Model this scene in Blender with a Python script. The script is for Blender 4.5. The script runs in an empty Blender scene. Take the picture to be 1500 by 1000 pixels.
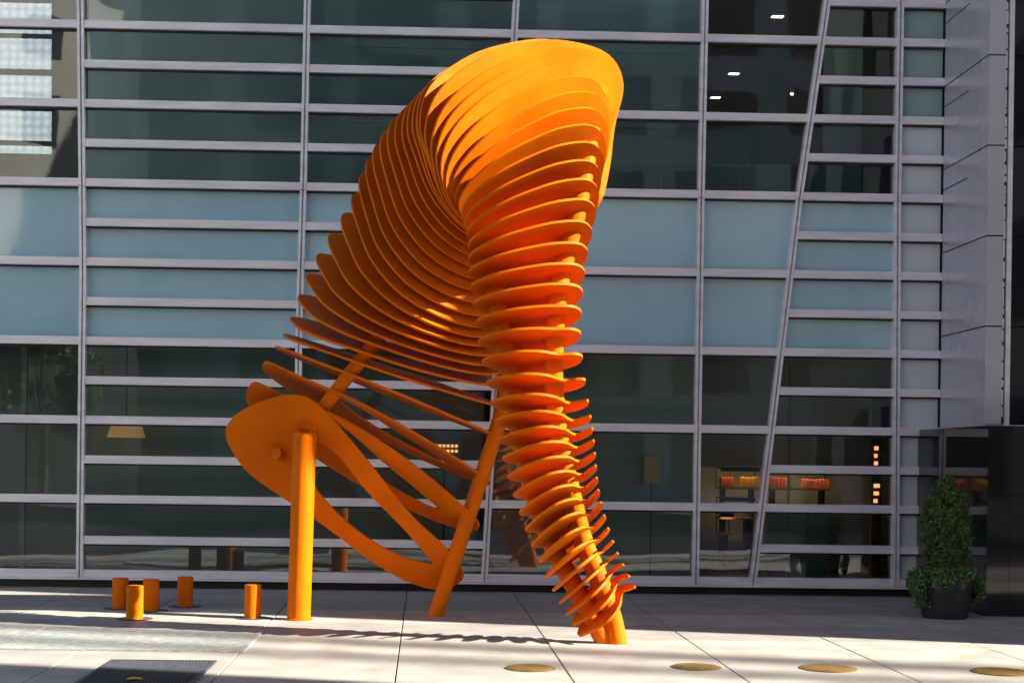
import bpy, bmesh, math, random
import numpy as np
from mathutils import Vector, Matrix
R = math.radians
random.seed(7)
scene = bpy.context.scene
col = scene.collection

# ---------------------------------------------------------------- camera
FPX, PX, PY = 2200.0, 687.0, 674.9            # focal length and principal point, in photo pixels
PSI, ROLL, EYE = R(1.68), 0.0141, 1.7
cam_d = bpy.data.cameras.new('camera')
cam = bpy.data.objects.new('camera', cam_d)
col.objects.link(cam)
scene.camera = cam
cam_d.sensor_fit = 'HORIZONTAL'
cam_d.sensor_width = 36.0
cam_d.lens = FPX / 1500 * 36
cam_d.shift_x = (750 - PX) / 1500
cam_d.shift_y = (PY - 500) / 1500
cam_d.clip_end = 2000
cam.matrix_world = (Matrix.Translation((0, 0, EYE)) @ Matrix.Rotation(-PSI, 4, 'Z')
                    @ Matrix.Rotation(R(90), 4, 'X') @ Matrix.Rotation(ROLL, 4, 'Z'))

# ---------------------------------------------------------------- light
SUN_EL, SUN_AZ = R(34), R(75)                 # azimuth: degrees to the right of the direction facade -> camera
world = bpy.data.worlds.new('World')
scene.world = world
world.use_nodes = True
nt = world.node_tree
sky = nt.nodes.new('ShaderNodeTexSky')
sky.sky_type = 'NISHITA'
sky.sun_disc = False
sky.sun_elevation = SUN_EL
SUNV = Vector((math.cos(SUN_EL) * math.sin(SUN_AZ), -math.cos(SUN_EL) * math.cos(SUN_AZ), math.sin(SUN_EL)))
sky.sun_rotation = math.atan2(SUNV.x, SUNV.y)
sky.air_density = 1.0
sky.dust_density = 1.0
nt.links.new(sky.outputs[0], nt.nodes['Background'].inputs[0])
nt.nodes['Background'].inputs[1].default_value = 0.05
sun_d = bpy.data.lights.new('sun', 'SUN')
sun_d.energy = 5.0
sun_d.angle = R(0.53)
sun_d.color = (1.0, 0.91, 0.76)
sun = bpy.data.objects.new('sun', sun_d)
col.objects.link(sun)
sun.rotation_euler = SUNV.to_track_quat('Z', 'Y').to_euler()
sun.location = (20, 0, 20)

vs = scene.view_settings
vs.view_transform = 'Standard'
vs.look = 'None'
vs.exposure = 2.12
vs.gamma = 1
vs.use_curve_mapping = False
scene.cycles.use_denoising = True
scene.cycles.max_bounces = 10
scene.cycles.transparent_max_bounces = 12
scene.cycles.sample_clamp_indirect = 6

# ---------------------------------------------------------------- pixel -> place
Fv = Vector((math.sin(PSI), math.cos(PSI), 0))
Rv = Vector((math.cos(PSI), -math.sin(PSI), 0))
Uv = Vector((0, 0, 1))
EYEP = Vector((0, 0, EYE))
def ray(px, py):
    u, v = px - PX, -(py - PY)
    u0 = u * math.cos(ROLL) - v * math.sin(ROLL)
    v0 = u * math.sin(ROLL) + v * math.cos(ROLL)
    return Fv + Rv * (u0 / FPX) + Uv * (v0 / FPX)
def at(px, py, depth):                         # point at a distance along the viewing axis
    return EYEP + ray(px, py) * depth
def on_y(px, py, y):                           # point on a wall parallel to the facade
    d = ray(px, py)
    return EYEP + d * (y / d.y)
def on_ground(px, py, z=0.0):
    d = ray(px, py)
    return EYEP + d * ((z - EYE) / d.z)

# ---------------------------------------------------------------- materials
def new_mat(name):
    m = bpy.data.materials.new(name)
    m.use_nodes = True
    n = m.node_tree
    b = n.nodes['Principled BSDF']
    return m, n, b
def noise_mat(name, c1, c2, scale=4, rough=0.5, metal=0.0, bump=0.0, bscale=60, detail=6, spec=0.5, stretch=None, lo=0.35, hi=0.65, rvar=0.0):
    m, n, b = new_mat(name)
    tc = n.nodes.new('ShaderNodeTexCoord')
    mp = n.nodes.new('ShaderNodeMapping')
    n.links.new(tc.outputs['Object'], mp.inputs[0])
    if stretch: mp.inputs['Scale'].default_value = stretch
    t = n.nodes.new('ShaderNodeTexNoise')
    t.inputs['Scale'].default_value = scale
    t.inputs['Detail'].default_value = detail
    n.links.new(mp.outputs[0], t.inputs[0])
    rp = n.nodes.new('ShaderNodeValToRGB')
    rp.color_ramp.elements[0].position = lo
    rp.color_ramp.elements[1].position = hi
    rp.color_ramp.elements[0].color = (*c1, 1)
    rp.color_ramp.elements[1].color = (*c2, 1)
    n.links.new(t.outputs[0], rp.inputs[0])
    n.links.new(rp.outputs[0], b.inputs['Base Color'])
    b.inputs['Roughness'].default_value = rough
    b.inputs['Metallic'].default_value = metal
    b.inputs['Specular IOR Level'].default_value = spec
    if rvar:
        mr = n.nodes.new('ShaderNodeMapRange')
        mr.inputs['To Min'].default_value = rough - rvar
        mr.inputs['To Max'].default_value = rough + rvar
        n.links.new(t.outputs[0], mr.inputs[0])
        n.links.new(mr.outputs[0], b.inputs['Roughness'])
    if bump:
        t2 = n.nodes.new('ShaderNodeTexNoise')
        t2.inputs['Scale'].default_value = bscale
        t2.inputs['Detail'].default_value = 4
        n.links.new(mp.outputs[0], t2.inputs[0])
        bp = n.nodes.new('ShaderNodeBump')
        bp.inputs['Strength'].default_value = bump
        bp.inputs['Distance'].default_value = 0.01
        n.links.new(t2.outputs[0], bp.inputs['Height'])
        n.links.new(bp.outputs[0], b.inputs['Normal'])
    return m
def glass_mat(name, tint, ior=1.9, gloss=(0.9, 0.97, 1.0), wav=0.0015):
    m = bpy.data.materials.new(name)
    m.use_nodes = True
    n = m.node_tree
    n.nodes.clear()
    out = n.nodes.new('ShaderNodeOutputMaterial')
    mix = n.nodes.new('ShaderNodeMixShader')
    tr = n.nodes.new('ShaderNodeBsdfTransparent')
    gl = n.nodes.new('ShaderNodeBsdfGlossy')
    fr = n.nodes.new('ShaderNodeFresnel')
    tr.inputs[0].default_value = (*tint, 1)
    gl.inputs[0].default_value = (*gloss, 1)
    gl.inputs['Roughness'].default_value = 0.015
    fr.inputs[0].default_value = ior
    tc = n.nodes.new('ShaderNodeTexCoord')
    t = n.nodes.new('ShaderNodeTexNoise')
    t.inputs['Scale'].default_value = 1.1
    t.inputs['Detail'].default_value = 1.5
    n.links.new(tc.outputs['Object'], t.inputs[0])
    bp = n.nodes.new('ShaderNodeBump')
    bp.inputs['Strength'].default_value = 1.0
    bp.inputs['Distance'].default_value = wav
    n.links.new(t.outputs[0], bp.inputs['Height'])
    n.links.new(bp.outputs[0], gl.inputs['Normal'])
    n.links.new(fr.outputs[0], mix.inputs[0])
    n.links.new(tr.outputs[0], mix.inputs[1])
    n.links.new(gl.outputs[0], mix.inputs[2])
    n.links.new(mix.outputs[0], out.inputs[0])
    return m
def emit_mat(name, c, s):
    m, n, b = new_mat(name)
    b.inputs['Base Color'].default_value = (*c, 1)
    b.inputs['Emission Color'].default_value = (*c, 1)
    b.inputs['Emission Strength'].default_value = s
    return m

M = {}
M['orange'] = noise_mat('orange_paint', (0.54, 0.108, 0.0006), (0.65, 0.136, 0.0008), 2.2, 0.5, bump=0.05, bscale=120, spec=0.07, rvar=0.06)
M['alu'] = noise_mat('anodised_aluminium', (0.68, 0.67, 0.75), (0.82, 0.81, 0.87), 1.5, 0.42, metal=0.3, stretch=(1, 1, 6))
M['alu_dark'] = noise_mat('dark_trim', (0.015, 0.016, 0.018), (0.025, 0.025, 0.028), 3, 0.6)  # dark trim parts, and the shadow strips below the transoms
M['glass'] = glass_mat('vision_glass', (0.80, 0.88, 0.86))
M['spandrel'] = noise_mat('spandrel_glass', (0.30, 0.49, 0.60), (0.38, 0.57, 0.67), 0.5, 0.04, spec=1.0, detail=3, bump=0.12, bscale=1.1)
M['white_panel'] = noise_mat('white_back_panel', (0.48, 0.58, 0.66), (0.53, 0.62, 0.69), 0.6, 0.15, spec=0.8, detail=2)
M['paving'] = noise_mat('paving_stone', (0.24, 0.222, 0.205), (0.36, 0.333, 0.305), 2.2, 0.62, bump=0.12, bscale=140, detail=9, lo=0.3, hi=0.7)
M['paving_dark'] = noise_mat('paving_stone_grey', (0.20, 0.188, 0.184), (0.28, 0.262, 0.255), 2.2, 0.62, bump=0.12, bscale=140, detail=9, lo=0.3, hi=0.7)
M['paving_mid'] = noise_mat('paving_stone_mid', (0.22, 0.205, 0.192), (0.31, 0.288, 0.27), 2.2, 0.62, bump=0.12, bscale=140, detail=9, lo=0.3, hi=0.7)
M['ground'] = noise_mat('mortar_ground', (0.05, 0.047, 0.045), (0.08, 0.075, 0.07), 3, 0.9)
M['granite'] = noise_mat('black_granite', (0.006, 0.006, 0.007), (0.014, 0.014, 0.015), 90, 0.06, spec=0.6)
M['clad'] = noise_mat('metal_cladding', (0.52, 0.53, 0.62), (0.57, 0.58, 0.66), 0.8, 0.28, metal=0.5, stretch=(1, 1, 0.4), rvar=0.05)
M['dark_glass'] = noise_mat('dark_glass', (0.008, 0.010, 0.011), (0.012, 0.014, 0.014), 1, 0.05, spec=0.6)
M['black_wall'] = noise_mat('black_kickplate', (0.010, 0.010, 0.011), (0.018, 0.018, 0.019), 3, 0.5)
M['steel'] = noise_mat('galvanised_steel', (0.34, 0.37, 0.37), (0.50, 0.53, 0.52), 12, 0.45, metal=0.5)
M['steel_dark'] = noise_mat('dark_steel', (0.05, 0.06, 0.08), (0.09, 0.10, 0.12), 12, 0.5, metal=0.4)
M['pit'] = noise_mat('black_pit', (0.006, 0.006, 0.008), (0.01, 0.01, 0.012), 3, 0.9)
M['bronze'] = noise_mat('bronze', (0.13, 0.08, 0.018), (0.18, 0.11, 0.028), 9, 0.55, metal=0.2)
M['pot'] = noise_mat('dark_pot', (0.012, 0.013, 0.016), (0.022, 0.023, 0.027), 8, 0.5)
M['soil'] = noise_mat('soil', (0.03, 0.02, 0.012), (0.05, 0.035, 0.02), 20, 0.9)
M['bark'] = noise_mat('bark', (0.07, 0.045, 0.03), (0.13, 0.09, 0.06), 14, 0.9, bump=0.5, bscale=30)
def leaf_mat(name, c1, c2, c3):
    m, n, b = new_mat(name)
    g = n.nodes.new('ShaderNodeNewGeometry')
    rp = n.nodes.new('ShaderNodeValToRGB')
    rp.color_ramp.elements[0].color = (*c1, 1)
    rp.color_ramp.elements[1].color = (*c3, 1)
    e = rp.color_ramp.elements.new(0.5)
    e.color = (*c2, 1)
    n.links.new(g.outputs['Random Per Island'], rp.inputs[0])
    n.links.new(rp.outputs[0], b.inputs['Base Color'])
    b.inputs['Roughness'].default_value = 0.55
    b.inputs['Specular IOR Level'].default_value = 0.3
    return m
M['conifer'] = leaf_mat('conifer_leaf', (0.03, 0.085, 0.02), (0.05, 0.11, 0.028), (0.11, 0.10, 0.035))
M['ivy'] = leaf_mat('ivy_leaf', (0.04, 0.10, 0.03), (0.06, 0.14, 0.04), (0.11, 0.20, 0.07))
M['tree_leaf'] = leaf_mat('tree_leaf', (0.04, 0.08, 0.02), (0.07, 0.12, 0.03), (0.12, 0.17, 0.05))
M['in_floor'] = noise_mat('interior_floor', (0.10, 0.10, 0.095), (0.14, 0.14, 0.13), 2, 0.4)
M['in_wall'] = noise_mat('interior_wall', (0.46, 0.54, 0.52), (0.52, 0.60, 0.57), 0.8, 0.8)
M['in_ceiling'] = noise_mat('interior_ceiling', (0.50, 0.44, 0.36), (0.55, 0.48, 0.40), 0.6, 0.8)
M['in_panel'] = noise_mat('interior_parapet', (0.20, 0.34, 0.34), (0.24, 0.38, 0.38), 0.8, 0.5)
M['in_screen'] = noise_mat('interior_screen', (0.42, 0.56, 0.55), (0.48, 0.62, 0.60), 0.8, 0.7)
M['white'] = noise_mat('white_panel', (0.74, 0.76, 0.76), (0.80, 0.81, 0.80), 2, 0.5)
M['lamp'] = emit_mat('lamp_white', (1.0, 0.62, 0.40), 3)
M['fill_warm'] = emit_mat('fill_warm', (1.0, 0.50, 0.20), 7)  # added glow that brightens the shelf goods
M['sign_cell'] = emit_mat('sign_cell', (1.0, 0.45, 0.15), 0.35)
M['shade'] = emit_mat('lamp_shade', (0.75, 0.38, 0.16), 0.07)
M['blind'] = noise_mat('solar_screen', (0.36, 0.50, 0.48), (0.42, 0.56, 0.53), 0.7, 0.85, stretch=(1, 1, 14))
M['glow_panel'] = emit_mat('glow_panel', (0.90, 0.95, 1.0), 0.32)  # glow added to brighten the white panels
def dimple_shading(m):  # shading of the dimples put into the emission strength
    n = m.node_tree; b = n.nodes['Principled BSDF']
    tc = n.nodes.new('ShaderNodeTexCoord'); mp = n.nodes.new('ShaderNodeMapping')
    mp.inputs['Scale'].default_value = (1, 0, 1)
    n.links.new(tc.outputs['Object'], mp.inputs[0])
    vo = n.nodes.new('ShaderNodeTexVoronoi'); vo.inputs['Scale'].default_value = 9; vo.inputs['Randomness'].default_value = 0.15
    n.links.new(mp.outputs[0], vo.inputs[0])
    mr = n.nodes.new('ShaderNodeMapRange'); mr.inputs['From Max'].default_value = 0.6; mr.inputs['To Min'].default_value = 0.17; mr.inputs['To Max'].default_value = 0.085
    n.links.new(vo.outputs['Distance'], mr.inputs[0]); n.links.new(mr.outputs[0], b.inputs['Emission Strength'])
dimple_shading(M['glow_panel'])
M['wood'] = noise_mat('wood', (0.20, 0.12, 0.06), (0.28, 0.17, 0.09), 6, 0.5)
M['box_red'] = noise_mat('red_box', (0.62, 0.10, 0.03), (0.70, 0.15, 0.05), 8, 0.6)
M['box_yellow'] = noise_mat('yellow_box', (0.62, 0.36, 0.05), (0.70, 0.42, 0.08), 8, 0.6)
M['box_pink'] = noise_mat('pink_box', (0.66, 0.20, 0.12), (0.72, 0.28, 0.18), 8, 0.6)
M['b_pale'] = noise_mat('pale_stone_facade', (0.50, 0.48, 0.44), (0.58, 0.56, 0.52), 0.3, 0.8)
M['b_dark'] = noise_mat('dark_facade', (0.30, 0.38, 0.37), (0.36, 0.43, 0.42), 0.3, 0.7)
M['b_brick'] = noise_mat('brick_facade', (0.30, 0.14, 0.09), (0.38, 0.19, 0.12), 0.6, 0.85)
M['b_window'] = noise_mat('far_window', (0.02, 0.03, 0.035), (0.04, 0.05, 0.06), 1, 0.08, spec=0.8)
M['leaf_dry'] = noise_mat('dry_leaf', (0.42, 0.26, 0.05), (0.50, 0.33, 0.08), 20, 0.7)
M['asphalt'] = noise_mat('asphalt', (0.045, 0.045, 0.047), (0.06, 0.06, 0.06), 30, 0.9)

# ---------------------------------------------------------------- mesh helpers
def wloc(p):
    v = Vector((0, 0, 0))
    while p is not None:
        v = v + p.location
        p = p.parent
    return v
def link(name, me, mat, parent=None, smooth=None):
    if mat is not None: me.materials.append(mat)
    if smooth is not None:
        me.polygons.foreach_set('use_smooth', [True] * len(me.polygons))
        me.set_sharp_from_angle(angle=R(smooth))
    o = bpy.data.objects.new(name, me)
    col.objects.link(o)
    o.parent = parent
    return o
def mk(name, verts, faces, mat, parent=None, smooth=None):
    """one mesh object from world-space vertices"""
    off = wloc(parent)
    me = bpy.data.meshes.new(name)
    me.from_pydata([tuple(Vector(v) - off) for v in verts], [], faces)
    me.update()
    return link(name, me, mat, parent, smooth)
def tag(o, label=None, cat=None, group=None, kind=None):
    if label: o['label'] = label
    if cat: o['category'] = cat
    if group: o['group'] = group
    if kind: o['kind'] = kind
    return o
def empty(name, loc):
    o = bpy.data.objects.new(name, None)
    o.empty_display_size = 0.2
    o.location = loc
    col.objects.link(o)
    return o
class MB:
    def __init__(s): s.v, s.f = [], []
    def add(s, v, f):
        n = len(s.v)
        s.v += [Vector(p) for p in v]
        s.f += [tuple(i + n for i in q) for q in f]
    def box(s, x0, x1, y0, y1, z0, z1):
        s.add([(x0, y0, z0), (x1, y0, z0), (x1, y1, z0), (x0, y1, z0), (x0, y0, z1), (x1, y0, z1), (x1, y1, z1), (x0, y1, z1)],
              [(0, 3, 2, 1), (4, 5, 6, 7), (0, 1, 5, 4), (1, 2, 6, 5), (2, 3, 7, 6), (3, 0, 4, 7)])
    def prism(s, xz, y0, y1):                  # polygon in x,z (counter-clockwise seen from the front) between two depths
        n = len(xz)
        s.add([(x, y0, z) for x, z in xz] + [(x, y1, z) for x, z in xz],
              [tuple(range(n)), tuple(range(2 * n - 1, n - 1, -1))] + [(i, i + n, (i + 1) % n + n, (i + 1) % n) for i in range(n)])
    def bevbox(s, x0, x1, y0, y1, z0, z1, b=0.006):   # box with chamfered top edges
        s.add([(x0, y0, z0), (x1, y0, z0), (x1, y1, z0), (x0, y1, z0),
               (x0, y0, z1 - b), (x1, y0, z1 - b), (x1, y1, z1 - b), (x0, y1, z1 - b),
               (x0 + b, y0 + b, z1), (x1 - b, y0 + b, z1), (x1 - b, y1 - b, z1), (x0 + b, y1 - b, z1)],
              [(0, 3, 2, 1), (0, 1, 5, 4), (1, 2, 6, 5), (2, 3, 7, 6), (3, 0, 4, 7),
               (4, 5, 9, 8), (5, 6, 10, 9), (6, 7, 11, 10), (7, 4, 8, 11), (8, 9, 10, 11)])
    def tube(s, pts, rad, n=20, cap=True):
        pts = [Vector(p) for p in pts]
        rads = rad if isinstance(rad, (list, tuple)) else [rad] * len(pts)
        base = len(s.v)
        up = None
        for i, p in enumerate(pts):
            d = (pts[min(i + 1, len(pts) - 1)] - pts[max(i - 1, 0)]).normalized()
            if up is None:
                a = d.orthogonal().normalized()
            else:
                a = (up - d * up.dot(d)).normalized()
            up = a
            b = d.cross(a)
            for k in range(n):
                t = 2 * math.pi * k / n
                s.v.append(p + (a * math.cos(t) + b * math.sin(t)) * rads[i])
        for i in range(len(pts) - 1):
            for k in range(n):
                a, b = base + i * n + k, base + i * n + (k + 1) % n
                s.f.append((a, b, b + n, a + n))
        if cap:
            s.f.append(tuple(base + k for k in range(n - 1, -1, -1)))
            s.f.append(tuple(base + (len(pts) - 1) * n + k for k in range(n)))
    def lathe(s, prof, c, n=32):
        base = len(s.v)
        for r, z in prof:
            for k in range(n):
                t = 2 * math.pi * k / n
                s.v.append(Vector((c[0] + r * math.cos(t), c[1] + r * math.sin(t), c[2] + z)))
        for i in range(len(prof) - 1):
            for k in range(n):
                a, b = base + i * n + k, base + i * n + (k + 1) % n
                s.f.append((a, b, b + n, a + n))
        s.f.append(tuple(base + k for k in range(n - 1, -1, -1)))
        s.f.append(tuple(base + (len(prof) - 1) * n + k for k in range(n)))
    def build(s, name, mat, parent=None, smooth=None):
        return mk(name, s.v, s.f, mat, parent, smooth)

# ================================================================ SETTING
D = 19.55                                      # facade plane
b = MB(); b.add([(-400, -400, -0.03), (400, -400, -0.03), (400, 400, -0.03), (-400, 400, -0.03)], [(0, 1, 2, 3)])
ground = tag(b.build('ground', M['ground']), kind='structure')
# paving: joints that run towards the facade come from the photograph, cross joints keep the same pitch
jx = [on_ground(x, 1000).x for x in (308, 578, 842, 1100, 1352)]
pitch = (jx[-1] - jx[0]) / 4
xs = [jx[0] + pitch * k for k in range(-7, 13)]
pave = tag(empty('paving', (0, 0, 0)), kind='structure')
row_y = [4.2 + 1.28 * k for k in range(13)]
row_y = [y for y in row_y if y < D - 0.2] + [D + 0.28]
row_mats = ['paving', 'paving_mid', 'paving', 'paving_mid', 'paving', 'paving', 'paving_mid', 'paving', 'paving_dark', 'paving', 'paving_dark', 'paving_mid', 'paving_dark', 'paving']
cache = {}
for r in range(len(row_y) - 1):
    for c in range(len(xs) - 1):
        x0, x1, y0, y1 = xs[c] + 0.005, xs[c + 1] - 0.005, row_y[r] + 0.003, row_y[r + 1] - 0.003
        b = MB(); b.bevbox(x0, x1, y0, y1, -0.028 + random.uniform(-0.0006, 0.0006), random.uniform(-0.0012, 0.0008), 0.004)
        b.build('paving_slab', M[row_mats[r % len(row_mats)]], pave)

# ================================================================ GLASS BUILDING
fac = empty('glass_building', (0, D, 0))
tag(fac, 'glass curtain wall building with grey metal grid standing behind the orange sculpture', 'building')
def zf(px, py): return on_y(px, py, D).z
lev_px = [839, 790, 730, 671, 613, 555.5, 497.5, 440, 381.5, 324, 266.5, 210, 152, 95, 37]
Z = [zf(126, y) for y in lev_px]
pit = (Z[14] - Z[2]) / 12
Z = [Z[0], Z[1]] + [Z[2] + pit * k for k in range(0, 16)]    # up to above the frame
ZT, ZB = Z[-1], Z[0] - 0.01
mull_px = [
    [(119, 0), (123, 396), (118, 832)],
    [(450.7, 0), (445, 265), (438, 500), (435, 832)],
    [(756, 0), (724.6, 578), (710, 834)],
    [(1032, 0), (1026, 290), (1018, 834)],
    [(1211, 0), (1169, 294), (1104, 834)],
    [(1317.5, 0), (1312.8, 293), (1310, 836)],
]
mulls = []
for pl in mull_px:
    w = [on_y(x, y, D) for x, y in pl]
    w.sort(key=lambda p: p.z)
    mulls.append(([p.z for p in w], [p.x for p in w]))
def mx(k, z):
    zz, xx = mulls[k]
    if z <= zz[0]: return xx[0] + (z - zz[0]) * (xx[1] - xx[0]) / (zz[1] - zz[0])
    if z >= zz[-1]: return xx[-1] + (z - zz[-1]) * (xx[-1] - xx[-2]) / (zz[-1] - zz[-2])
    return float(np.interp(z, zz, xx))
XL = -9.6
XR = 6.74
def edge(k, z):                                # k = -2.. 6 : grid line positions, -1 and -2 lie outside the frame
    if k == -1: return mx(0, z) - 3.05
    if k == -2: return XL
    if k == 6: return XR
    return mx(k, z)
cols = [-2, -1, 0, 1, 2, 3, 4, 5]
double = {-2: False, -1: True, 0: False, 1: False, 2: True, 3: True, 4: False, 5: False}
TH, TD = 0.052, 0.055                          # transom half height, how far it stands proud
NB = len(Z) - 1
def clear_at(k, side, z): return edge(k, z) + side * 0.043
for c in cols:
    dbl = double[c]
    lines = [k for k in range(len(Z)) if (not dbl) or (k % 2 == 0)]
    for li, k in enumerate(lines):
        z = Z[k]
        h0, h1 = TH, TH
        b = MB()
        xa0, xa1 = clear_at(c, 1, z - h0), clear_at(c + 1, -1, z - h0)
        xb0, xb1 = clear_at(c, 1, z + h1), clear_at(c + 1, -1, z + h1)
        if c + 1 == 6: xa1 = xb1 = XR - 0.002
        b.prism([(xa0, z - h0), (xa1, z - h0), (xb1, z + h1), (xb0, z + h1)], D - TD, D + 0.05)
        # narrow drip lip along the lower edge
        b.prism([(xa0, z - h0 + 0.002), (xa1, z - h0 + 0.002), (xa1, z - h0 + 0.024), (xa0, z - h0 + 0.024)], D - TD - 0.012, D - TD - 0.0005)
        tr_ = b.build('transom', M['alu'], fac)
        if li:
            b = MB(); b.prism([(xa0, z - h0 - 0.022), (xa1, z - h0 - 0.022), (xa1, z - h0 - 0.001), (xa0, z - h0 - 0.001)], D - 0.018, D + 0.02); b.build('shadow_strip', M['alu_dark'], tr_)  # black strip standing in for the shadow line below the transom
    for a, bb in zip(lines[:-1], lines[1:]):
        z0, z1 = Z[a] + TH, Z[bb] - TH
        q = [(clear_at(c, 1, z0) - 0.012, z0 - 0.012), (clear_at(c + 1, -1, z0) + 0.012, z0 - 0.012),
             (clear_at(c + 1, -1, z1) + 0.012, z1 + 0.012), (clear_at(c, 1, z1) - 0.012, z1 + 0.012)]
        if c + 1 == 6:
            q[1] = (XR - 0.003, q[1][1]); q[2] = (XR - 0.003, q[2][1])
        if c == 5: mat = M['white_panel'] if a < 12 else M['in_panel']
        elif 6 <= a < 10: mat = M['spandrel']
        else: mat = M['glass']
        t1, t2 = random.uniform(-0.0022, 0.0022), random.uniform(-0.003, 0.003)
        xm, zm = (q[0][0] + q[1][0]) / 2, (z0 + z1) / 2
        f = lambda x, z: D + 0.028 + t1 * (x - xm) + t2 * (z - zm)
        if mat is M['glass']:
            # a slightly bowed sheet, so that its reflections bend
            nx = 8
            vs_, fs_ = [], []
            for j in range(3):
                for i in range(nx + 1):
                    u, v = i / nx, j / 2
                    x = (q[0][0] * (1 - u) + q[1][0] * u) * (1 - v) + (q[3][0] * (1 - u) + q[2][0] * u) * v
                    zz = q[0][1] * (1 - v) + q[3][1] * v
                    vs_.append((x, f(x, zz) + 0.002 * math.sin(math.pi * u) * math.sin(math.pi * v), zz))
            for j in range(2):
                for i in range(nx):
                    o = j * (nx + 1) + i
                    fs_.append((o, o + 1, o + nx + 2, o + nx + 1))
            mk('pane', vs_, fs_, mat, fac, smooth=30)
        else:
            b = MB()
            b.add([(x, f(x, z), z) for x, z in q] + [(x, f(x, z) + 0.02, z) for x, z in q],
                  [(0, 1, 2, 3), (7, 6, 5, 4)] + [(i, i + 4, (i + 1) % 4 + 4, (i + 1) % 4) for i in range(4)])
            b.build('pane', mat, fac)
for k in [-1, 0, 1, 2, 3, 4, 5]:
    breaks = [ZB - 0.05, Z[10] - TH, ZT + 0.1]
    zk = sorted(set(breaks + ([z for z in mulls[k][0] if ZB < z < ZT] if k >= 0 else [])))
    for s0, s1 in zip(breaks[:-1], breaks[1:]):
        zz = [z for z in zk if s0 <= z <= s1]
        b = MB()
        for z0, z1 in zip(zz[:-1], zz[1:]):
            g = 0.008 if z0 == s0 else 0
            for (l, r_, y0) in ((-0.043, -0.010, D - TD - 0.018), (0.010, 0.043, D - TD - 0.018), (-0.010, 0.010, D - 0.02)):
                b.prism([(edge(k, z0) + l, z0 + g), (edge(k, z0) + r_, z0 + g), (edge(k, z1) + r_, z1), (edge(k, z1) + l, z1)], y0, D + 0.05)
        b.build('mullion', M['alu'], fac)
# sill and recessed black base
b = MB(); b.box(XL, 6.46, D - 0.075, D + 0.06, Z[0] - TH - 0.026, Z[0] - TH - 0.002); b.build('sill', M['alu'], fac)
zb = Z[0] - TH - 0.028
for i in range(12):
    x0 = XL + (6.46 - XL) * i / 12; x1 = XL + (6.46 - XL) * (i + 1) / 12 - 0.006
    b = MB(); b.box(x0, x1, D + 0.05, D + 0.13, -0.02, zb); b.build('base_panel', M['black_wall'], fac)
# rooms behind the glass
zs, zu = Z[6], Z[10]
b = MB(); b.box(XL, 16, D + 0.12, D + 14, 0.06, 0.12); b.build('shop_floor', M['in_floor'], fac)
b = MB(); b.box(XL, 16, D + 0.16, D + 14, zs + 0.02, zu - 0.04); b.build('floor_slab', M['in_wall'], fac)
b = MB(); b.box(XL, 16, D + 3.0, D + 3.2, 0.12, zs + 0.02); b.build('shop_back_wall', M['in_wall'], fac)
b = MB(); b.box(XL, 16, D + 14.0, D + 14.2, zu - 0.04, 9.3); b.build('office_back_wall', M['in_wall'], fac)
b = MB(); b.box(XL, 16, D + 0.16, D + 14.2, 9.0, 9.2); b.build('office_ceiling', M['in_ceiling'], fac)
for x in (XL, 16): 
    b = MB(); b.box(x - 0.2, x, D + 0.16, D + 14.2, 0, 9.2); b.build('side_wall', M['in_wall'], fac)
b = MB(); b.box(XL, 16, D + 0.2, D + 14, 9.2, 16); b.build('upper_storeys', M['b_dark'], fac)
for (xa, xb) in ((874, 968), (972, 1026), (1030, 1088), (1090, 1158), (1186, 1262)):   # low parapet of the office floor
    p, q = on_y(xa, 260, D + 0.7).x, on_y(xb, 260, D + 0.7).x
    zt = on_y((xa + xb) / 2, 241 if xa < 1160 else 243, D + 0.7).z
    b = MB(); b.box(p, q, D + 0.7, D + 0.74, zu - 0.04, zt); b.build('parapet_panel', M['in_panel'], fac)
def screen(px0, px1, y, z0, z1, name='partition', mat='in_screen'):
    p, q = on_y(px0, 200, y).x, on_y(px1, 200, y).x
    b = MB(); b.box(p, q, y, y + 0.06, z0, z1); b.build(name, M[mat], fac)
screen(128, 522, D + 1.6, zu - 0.04, 9.0)
screen(1206, 1262, D + 2.5, zu - 0.04, 9.0)
screen(860, 874, D + 1.2, zu - 0.04, 9.0, 'column')
screen(1000, 1022, D + 1.2, zu - 0.04, 9.0, 'column')
screen(36, 44, D + 1.0, 0.12, zs + 0.02, 'column')
screen(1165, 1180, D + 2.9, 0.12, zs, 'column')

# solar screens let down close behind the glass
for c in (0, 2):
    for (k0, k1) in ((0, 6), (10, 15)):
        if c == 0 and k0 == 10: continue
        e0, e1 = (0, 2) if c == 0 else ((2, 3) if k0 == 0 else (1, 3))
        for a in range(k0, k1, 2 if double[c] else 1):
            bb = min(a + (2 if double[c] else 1), len(Z) - 1)
            y = D + 0.75
            b = MB()
            q = [(edge(e0, Z[a]) - 0.1, Z[a] + 0.004), (edge(e1, Z[a]) + 0.1, Z[a] + 0.004), (edge(e1, Z[bb]) + 0.1, Z[bb] - 0.004), (edge(e0, Z[bb]) - 0.1, Z[bb] - 0.004)]
            b.prism(q, y, y + 0.006)
            b.build('solar_screen', M['blind'], fac)
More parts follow.
